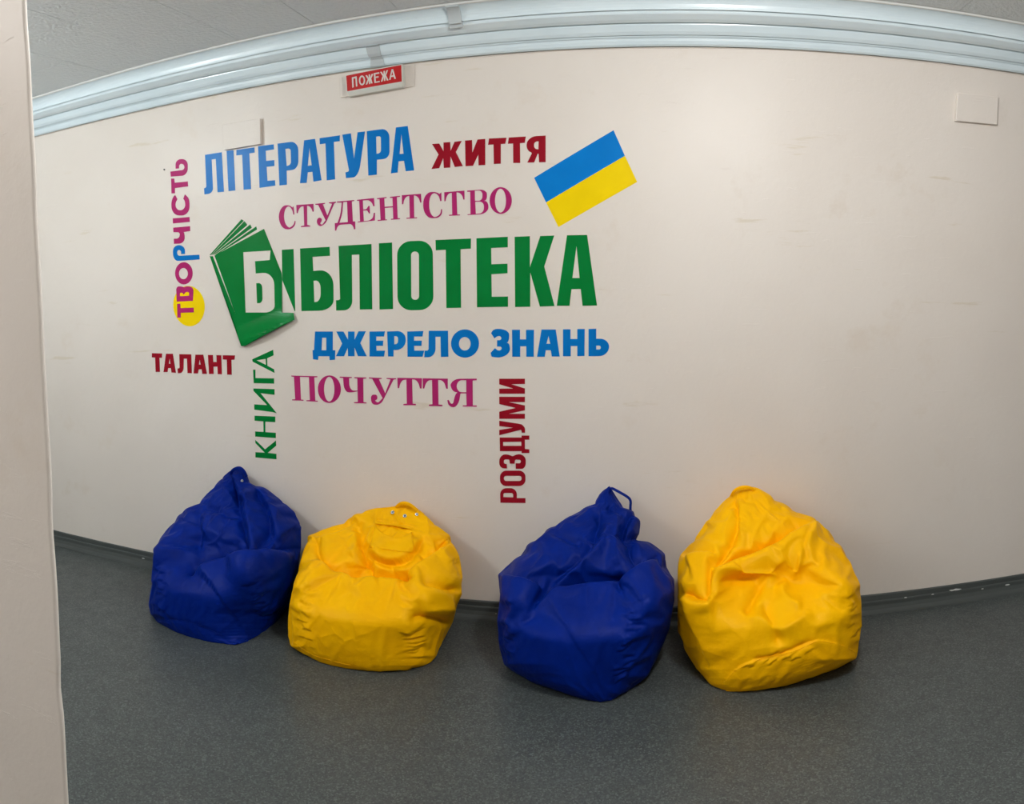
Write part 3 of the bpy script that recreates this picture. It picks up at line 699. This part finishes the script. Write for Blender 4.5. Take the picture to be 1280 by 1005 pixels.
def slack(V, cfg):
    '''how loose the cloth hangs: taut over the full front, loose above the seat and along the side seams'''
    G = V.reshape(-1, 3); q = proj(G); v = G[:, 2]/G[:, 2].max()
    u = (q[:, 0]-q[:, 0].min())/(q[:, 0].max()-q[:, 0].min())
    s = .06+.94*smooth(v, .42, .60)
    s = np.maximum(s, .75*np.exp(-((u-cfg.get('seam', .80))/.07)**2)); s = np.maximum(s, .6*(1-smooth(u, .04, .13)))
    return np.clip(s, 0, 1)
def settle(o, w, shrink, pin, bend, frames=13):
    '''cut the cloth a little too large and let it buckle into folds'''
    n = len(o.data.vertices)
    g = o.vertex_groups.new(name='hold'); g.add(list(range(n)), .35, 'ADD')
    h = o.vertex_groups.new(name='slack')
    for k in range(11):
        ids = np.nonzero(np.round((1-w)*10).astype(int) == k)[0].tolist()
        if ids: h.add(ids, k/10, 'ADD')
    m = o.modifiers.new('settle', 'CLOTH'); s = m.settings
    s.quality = 4; s.mass = .2; s.tension_stiffness = s.compression_stiffness = 15; s.shear_stiffness = 5; s.bending_stiffness = bend
    s.vertex_group_mass = 'hold'; s.pin_stiffness = pin; s.shrink_min = shrink; s.shrink_max = 0; s.vertex_group_shrink = 'slack'
    s.effector_weights.gravity = 0; s.air_damping = 5
    m.collision_settings.use_collision = False; m.collision_settings.use_self_collision = False
    m.point_cache.frame_start = 1; m.point_cache.frame_end = frames
    for f in range(1, frames+1): scene.frame_set(f)
    me = o.evaluated_get(bpy.context.evaluated_depsgraph_get()).data
    a = np.zeros(n*3)
    ok = len(me.vertices) == n
    (me if ok else o.data).vertices.foreach_get('co', a)
    o.modifiers.remove(m); scene.frame_set(1)
    A = a.reshape(-1, 3); mw = np.array(o.matrix_world)
    off = np.array(o.matrix_world.translation)
    W = A+off; W[:, 2] = np.maximum(W[:, 2], .0005); W[:, 1] = np.minimum(W[:, 1], D-.03)
    o.data.vertices.foreach_set('co', (W-off).ravel()); o.data.update()
    for gname in ('hold', 'slack'): o.vertex_groups.remove(o.vertex_groups[gname])
    return W
def surf(V, px, py, lift=.001):
    """nearest surface point of a bag that shows at a pixel"""
    G = V.reshape(-1, 3); q = proj(G); N = grid_normals(V).reshape(-1, 3)
    f = ((CAM-G)*N).sum(1) > 0
    d = np.hypot(q[:, 0]-px, q[:, 1]-py)+np.where(f, 0, 1e6); k = np.argsort(d)[:6]
    c = k[np.argmin(np.linalg.norm(G[k]-CAM, axis=1))]
    return G[c]+N[c]*lift, N[c]
def c1(pts, o, s): return [(o[0]+x/s, o[1]+y/s, ) for x, y in pts]
def cs(o, s):
    def f(kind, pts, w_, a, *r): return (kind, [(o[0]+x/s, o[1]+y/s) for x, y in pts], w_, a)+r
    return f
def eyelet(V, px, py, r, parent, mat=None):
    p, n = surf(V, px, py, .0015); n = Vector(n).normalized()
    import bmesh
    bm = bmesh.new(); R_ = n.to_track_quat('Z', 'Y').to_matrix().to_4x4(); R_.translation = Vector(p)
    prof_ = [(r*.35, .0), (r*.45, .0025), (r*.8, .003), (r, .001), (r*1.02, -.001)]
    rings = []
    for rr, h in prof_: rings.append([bm.verts.new(R_ @ Vector((rr*math.cos(2*math.pi*k/16), rr*math.sin(2*math.pi*k/16), h))) for k in range(16)])
    for A_, B_ in zip(rings[:-1], rings[1:]):
        for k in range(16): bm.faces.new((A_[k], A_[(k+1) % 16], B_[(k+1) % 16], B_[k]))
    bm.faces.new(rings[0])
    me = bpy.data.meshes.new('eyelet'); bm.to_mesh(me); bm.free(); me.shade_smooth(); me.materials.append(mat or M_METAL)
    o = bpy.data.objects.new('eyelet', me); scene.collection.objects.link(o)
    o.parent = parent; o.matrix_parent_inverse = parent.matrix_world.inverted(); return o
def seam(V, pts, o, s, parent, mat, r=.0011):
    L = chaikin([(o[0]+x/s, o[1]+y/s) for x, y in pts], 2); Q = []
    for x, y in L: Q.append(surf(V, x, y, .0004)[0])
    Q = np.array(Q); k = np.ones(3)/3
    for c in range(3): Q[1:-1, c] = np.convolve(Q[:, c], k, 'valid')
    return mesh_obj('seam', *tube(Q, r, 6), mat, parent, smooth=True)

def surfs(V, pts, lift):
    G = V.reshape(-1, 3); q = proj(G); N = grid_normals(V).reshape(-1, 3); f = ((CAM-G)*N).sum(1) > 0
    G, q, N = G[f], q[f], N[f]; out = []; nn = []
    for (x, y), l in zip(pts, np.broadcast_to(lift, (len(pts),))):
        d = np.hypot(q[:, 0]-x, q[:, 1]-y); k = np.argsort(d)[:10]; w = np.exp(-(d[k]/2.5)**2)+1e-9; w /= w.sum()
        n = (N[k]*w[:, None]).sum(0); n /= np.linalg.norm(n); Yd = (G[k, 1]*w).sum()
        out.append(at_y(x, y, Yd)+n*l); nn.append(n)
    return np.array(out), np.array(nn)
def patch(name, V, fn, nu, nv, lift, parent, mat, thick=.002):
    '''cloth patch lying on a bag; fn(u, v) gives its pixel, lift(u, v) its distance off the bag'''
    U = np.linspace(0, 1, nu); W = np.linspace(0, 1, nv)
    pts = [fn(u, v) for v in W for u in U]; lf = np.array([lift(u, v) for v in W for u in U])
    A, n = surfs(V, pts, lf); n = n.reshape(nv, nu, 3); A = A.reshape(nv, nu, 3)
    for _ in range(3):
        B = A.copy(); B[1:-1] = (A[:-2]+A[1:-1]*2+A[2:])/4; B[:, 1:-1] = (B[:, :-2]+B[:, 1:-1]*2+B[:, 2:])/4; A = B
    T = A.reshape(-1, 3); Bk = T-n.reshape(-1, 3)*thick; m_ = nu*nv; Fc = []
    for j in range(nv-1):
        for i in range(nu-1):
            a = j*nu+i; Fc += [(a, a+nu, a+nu+1, a+1), (m_+a, m_+a+1, m_+a+nu+1, m_+a+nu)]
    rim = [j for j in range(nu)]+[j*nu+nu-1 for j in range(1, nv)]+[(nv-1)*nu+j for j in range(nu-2, -1, -1)]+[j*nu for j in range(nv-2, 0, -1)]
    for a, c in zip(rim, rim[1:]+rim[:1]): Fc.append((a, c, m_+c, m_+a))
    return mesh_obj(name, np.vstack([T, Bk]), Fc, mat, parent, smooth=True)
def strap(name, P, parent, mat, w_=.011, th_=.0022, n=12):
    '''flat webbing along 3-D points'''
    P = chaikin(P, 2); m_ = len(P); T = np.gradient(P, axis=0); T /= np.linalg.norm(T, axis=1)[:, None]
    V = []; Fc = []
    for p, t1 in zip(P, T):
        vw = CAM-p; vw /= np.linalg.norm(vw); tw = np.array([.55, -.6, .2]); sd = np.cross(t1, vw*.6+tw*.4); sd /= np.linalg.norm(sd); nn = np.cross(t1, sd)
        for k in range(n):
            a = 2*math.pi*k/n; V.append(p+sd*w_/2*math.copysign(abs(math.cos(a))**.5, math.cos(a))+nn*th_*math.sin(a))
    for i in range(m_-1):
        for k in range(n): Fc.append((i*n+k, i*n+(k+1) % n, (i+1)*n+(k+1) % n, (i+1)*n+k))
    Fc += [tuple(range(n))[::-1], tuple((m_-1)*n+k for k in range(n))]
    return mesh_obj(name, V, Fc, mat, parent, smooth=True)
def px3(o, s, x, y, Y): return at_y(o[0]+x/s, o[1]+y/s, Y)
# --- first blue bag
S1 = cs((170, 570), 4.022); out1 = c1([(520,60),(545,85),(572,135),(640,175),(720,230),(790,290),(825,360),(825,450),(815,560),(800,650),(770,750),(700,830),(620,900),(560,935),(500,955),(440,950),(350,930),(250,905),(170,870),(110,835),(75,790),(68,740),(80,640),(88,540),(90,465),(130,410),(210,310),(260,265),(320,235),(390,160),(450,95),(475,75)], (170,570), 4.022)
st = [S1('S', [(820,470),(700,480),(600,490),(500,505),(380,530),(290,565),(268,620)], 9, .03),
      S1('V', [(500,510),(400,530),(300,560),(265,620)], 5, .02),
      S1('R', [(92,470),(200,475),(280,500),(340,520)], 6, .010),
      S1('V', [(540,500),(545,420),(530,330),(500,200),(490,110)], 5, .022),
      S1('R', [(600,480),(575,380),(560,260),(545,160)], 7, .016),
      S1('V', [(680,330),(665,400),(600,450)], 6, .016), S1('S', [(590,150),(640,220),(680,320),(700,400),(735,440)], 6, .016),
      S1('V', [(320,240),(310,330),(330,400),(300,480)], 5, .012), S1('R', [(350,300),(340,400),(420,300),(480,250)], 6, .008),
      S1('V', [(325,240),(400,270),(470,300),(520,290)], 5, .012),
      S1('V', [(220,310),(320,330)], 4, .008), S1('S', [(475,75),(500,180),(560,250)], 5, .012),
      S1('S', [(700,430),(640,460),(600,490)], 5, .012), S1('B', [(430,640),(520,640)], 55, .02)]
st += puckers((170+540/4, 570+640/4), (170+640/4, 570+850/4), 16, 24, 25, .007, 3)+puckers((170+95/4, 570+520/4), (170+100/4, 570+800/4), 9, 14, -30, .006, 4)
st += [S1('V', [(110,830),(190,825),(270,840),(350,870),(440,905)], 3, .005)]
b1, V1 = bag('blue bean bag at the left end of the row, peaked, studded tip', out1, dict(front=2.84, H=.70, w=.66, sim=(-.045, .16, 10.0)), st, M_FABB, 11)
seam(V1, [(115,835),(190,825),(270,840),(350,868),(430,905)], (170,570), 4.022, b1, M_FABB)
eyelet(V1, 170+536/4.022, 570+126/4.022, .0075, b1)
tp = surf(V1, 170+520/4.022, 570+95/4.022)[0][1]
strap('carry_strap', [px3((170,570), 4.022, 478, 92, tp), px3((170,570), 4.022, 484, 70, tp-.012), px3((170,570), 4.022, 520, 56, tp-.016), px3((170,570), 4.022, 542, 74, tp-.014), px3((170,570), 4.022, 556, 104, tp)], b1, M_FABB, .016)
# --- first yellow bag
S2 = cs((350, 610), 4.02); out2 = c1([(620,75),(665,90),(715,125),(770,180),(845,240),(862,300),(890,380),(908,450),(912,530),(885,600),(865,670),(830,740),(780,840),(740,880),(650,912),(540,918),(430,918),(350,900),(280,890),(190,865),(110,825),(60,790),(45,740),(48,650),(65,550),(90,440),(120,330),(150,240),(230,205),(320,175),(370,140),(440,112),(520,100),(580,90)], (350,610), 4.02)
st = [S2('S', [(700,470),(590,462),(470,455),(330,460),(250,410),(180,320)], 10, .03),
      S2('V', [(690,475),(590,465),(470,450),(340,465)], 6, .02), S2('V', [(900,520),(800,485),(700,470)], 5, .018),
      S2('S', [(855,255),(780,330),(700,390),(600,455)], 8, .022), S2('V', [(340,455),(410,400),(440,330)], 5, .012),
      S2('S', [(430,290),(480,350),(560,375),(640,350),(700,280),(715,240)], 7, .018), S2('V', [(370,150),(400,230),(420,320),(455,440)], 6, .020),
      S2('V', [(170,230),(190,330),(250,400),(300,450)], 5, .014), S2('R', [(380,200),(385,290),(360,350)], 5, .010), S2('V', [(160,240),(240,215),(330,180),(370,140)], 5, .010),
      S2('V', [(860,690),(800,660),(700,640),(640,660)], 5, .014), S2('R', [(880,600),(800,600),(700,610)], 9, .012),
      S2('R', [(385,575),(420,520),(500,500)], 6, .008), S2('V', [(320,400),(420,380)], 4, .006), S2('R', [(470,190),(440,290)], 4, .008),
      S2('R', [(560,420),(640,400),(720,330)], 6, .010), S2('B', [(400,700),(560,700)], 60, .02)]
st += puckers((350+110/4, 610+400/4), (350+90/4, 610+780/4), 16, 18, -28, .006, 5)+puckers((350+600/4, 610+700/4), (350+640/4, 610+860/4), 12, 26, 14, .006, 6)+puckers((350+750/4, 610+260/4), (350+860/4, 610+400/4), 5, 20, 30, .006, 16)
b2, V2 = bag('yellow bean bag second from the left, slumped, with a pocket and eyelets at its top', out2, dict(front=2.86, H=.66, w=.74, sim=(-.05, .16, 12.0), fr=[.09,.045,.01,0,.02,.20,.48,.70,.84,.90,.93]), st, M_FABY, 22)
seam(V2, [(60,770),(110,815),(190,855),(280,880),(350,893)], (350,610), 4.02, b2, M_FABY)
O2, K2 = (350, 610), 4.02
def quad(c, f=None):
    c = [np.array(p, float) for p in c]
    def g(u, v):
        p = (c[0]*(1-u)+c[1]*u)*(1-v)+(c[3]*(1-u)+c[2]*u)*v
        if f is not None: p = p+np.array(f(u, v))
        return (O2[0]+p[0]/K2, O2[1]+p[1]/K2)
    return g
arc = lambda u: 60*math.sin(math.pi*min(1, max(0, u)))**.8
patch('pocket', V2, quad([(478,188),(662,222),(676,330),(450,300)], lambda u, v: (0, (1-v)**1.5*arc(u))), 20, 12, lambda u, v: .004+.017*(1-v)**2*math.sin(math.pi*u), b2, M_FABY, .003)
patch('pocket_band', V2, quad([(470,166),(672,198),(668,216),(474,182)]), 18, 5, lambda u, v: .003+.010*v*math.sin(math.pi*u)**.5, b2, M_FABY, .0025)
for x, y in ((563, 123), (622, 137)): eyelet(V2, 350+x/4.02, 610+y/4.02, .0095, b2)
for x, y in ((563, 123), (622, 137)):
    e_ = eyelet(V2, 350+x/4.02, 610+y/4.02, .0045, b2, M_DARK); e_.name = 'eyelet_hole'
eyelet(V2, 350+690/4.02, 610+132/4.02, .0085, b2)
tp = surf(V2, 350+620/4.02, 610+100/4.02)[0][1]
strap('carry_strap', [px3(O2, K2, 582, 98, tp), px3(O2, K2, 600, 80, tp-.012), px3(O2, K2, 622, 72, tp-.016), px3(O2, K2, 655, 82, tp-.014), px3(O2, K2, 690, 112, tp-.004)], b2, M_FABY, .014)
seam(V2, [(450,150),(520,148),(600,168),(680,185)], (350,610), 4.02, b2, M_FABY)
# --- second blue bag
S3 = cs((600, 590), 3.35); out3 = c1([(542,60),(575,115),(600,148),(640,168),(658,220),(655,285),(700,290),(765,345),(780,400),(810,450),(820,500),(805,580),(790,660),(740,780),(700,850),(620,920),(550,958),(500,965),(440,955),(330,920),(220,880),(150,840),(105,800),(85,720),(80,620),(85,520),(82,430),(130,390),(200,315),(290,240),(380,185),(480,130),(500,95),(520,75)], (600,590), 3.35)
st = [S3('S', [(760,345),(680,390),(600,450),(550,465),(430,478),(330,500),(260,530),(215,590)], 9, .032),
      S3('V', [(620,445),(560,462),(430,474),(320,495)], 6, .024), S3('S', [(270,485),(200,450),(90,430)], 7, .018),
      S3('V', [(280,480),(340,430),(400,380),(470,310),(500,200),(500,120)], 6, .018), S3('R', [(300,500),(370,430),(440,370),(520,300),(540,200)], 7, .016),
      S3('V', [(655,285),(620,300),(640,360),(700,370)], 6, .016), S3('S', [(640,180),(600,260),(620,300)], 6, .014),
      S3('V', [(300,240),(400,290),(430,300)], 5, .010), S3('R', [(560,130),(570,220),(560,300),(590,400)], 6, .012), S3('V', [(590,150),(560,180),(530,140)], 4, .010),
      S3('V', [(590,430),(600,490),(590,530)], 5, .008), S3('B', [(380,600),(520,560)], 50, .02)]
st += puckers((600+620/3.35, 590+560/3.35), (600+560/3.35, 590+900/3.35), 20, 24, 18, .007, 7)+puckers((600+95/3.35, 590+500/3.35), (600+110/3.35, 590+780/3.35), 10, 12, -30, .005, 8)
b3, V3 = bag('blue bean bag third from the left, tall folded tip with a loop handle', out3, dict(front=2.80, H=.72, w=.70, sim=(-.05, .12, 20.0), lim=(-9e9, 843)), st, M_FABB, 33)
O3, K3 = (600, 590), 3.35; tp = surf(V3, 600+560/3.35, 590+110/3.35)[0][1]
strap('carry_strap', [px3(O3, K3, 546, 84, tp), px3(O3, K3, 546, 64, tp-.004), px3(O3, K3, 580, 82, tp-.012), px3(O3, K3, 622, 106, tp-.014), px3(O3, K3, 632, 122, tp-.012), px3(O3, K3, 629, 150, tp-.008), px3(O3, K3, 632, 176, tp-.002)], b3, M_FABB, .012)
# --- second yellow bag
S4 = cs((830, 590), 3.465); out4 = c1([(340,65),(400,72),(480,120),(560,165),(650,205),(700,250),(760,320),(810,410),(845,490),(852,560),(852,650),(835,780),(830,805),(760,840),(640,890),(540,925),(420,945),(270,952),(200,920),(140,850),(90,760),(65,690),(55,580),(52,480),(65,400),(78,365),(130,300),(190,215),(250,140),(295,95)], (830,590), 3.465)
st = [S4('S', [(660,210),(560,265),(420,330),(300,375),(205,425)], 8, .026), S4('V', [(540,270),(420,335),(300,380),(215,420)], 6, .014),
      S4('R', [(210,430),(330,420),(420,435),(500,470)], 6, .014), S4('V', [(240,475),(330,470),(420,460)], 5, .010), S4('V', [(430,470),(380,560),(350,620)], 5, .014),
      S4('V', [(300,95),(325,200),(300,280),(220,400)], 5, .018), S4('R', [(330,110),(320,200),(340,290)], 5, .010),
      S4('S', [(225,345),(150,345),(85,365)], 5, .014), S4('V', [(220,350),(195,420),(190,500),(210,540)], 6, .016), S4('S', [(210,545),(140,560),(85,525)], 7, .018),
      S4('R', [(660,210),(620,300),(590,400),(550,480)], 8, .016), S4('V', [(640,230),(600,320),(620,400)], 4, .010), S4('R', [(350,120),(400,90),(480,130)], 5, .006),
      S4('V', [(650,730),(560,770),(480,800),(370,820)], 3, .012), S4('S', [(800,760),(700,728),(640,732),(560,775),(480,800),(370,818),(300,860),(255,920)], 3.5, .006),
      S4('V', [(430,560),(490,700),(500,760)], 5, .012), S4('R', [(350,630),(430,640),(500,690),(560,660),(650,610)], 7, .010), S4('R', [(500,480),(520,560),(600,600)], 6, .010),
      S4('V', [(190,215),(160,260),(130,295)], 4, .006), S4('S', [(90,560),(110,650),(160,760),(200,850)], 8, .010), S4('B', [(700,560),(720,650)], 45, .015)]
st += puckers((830+330/3.465, 590+850/3.465), (830+620/3.465, 590+800/3.465), 8, 26, 35, .006, 9)+puckers((830+770/3.465, 590+500/3.465), (830+830/3.465, 590+760/3.465), 9, 14, 40, .005, 10)
b4, V4 = bag('broad yellow bean bag at the right end of the row, curved seam low on front', out4, dict(front=2.83, H=.72, w=.74, sim=(-.045, .12, 15.0), lim=(847, 9e9), fr=[.10,.05,.01,0,.04,.17,.34,.52,.70,.84,.90]), st, M_FABY, 44)
seam(V4, [(835,785),(780,750),(700,728),(640,732),(560,772),(480,798),(370,818),(300,858),(258,915)], (830,590), 3.465, b4, M_FABY)
O4, K4 = (830, 590), 3.465; tp = surf(V4, 830+345/3.465, 590+85/3.465)[0][1]
strap('carry_strap', [px3(O4, K4, 292, 104, tp), px3(O4, K4, 304, 80, tp-.010), px3(O4, K4, 336, 64, tp-.016), px3(O4, K4, 372, 66, tp-.014), px3(O4, K4, 396, 82, tp-.002)], b4, M_FABY, .014)
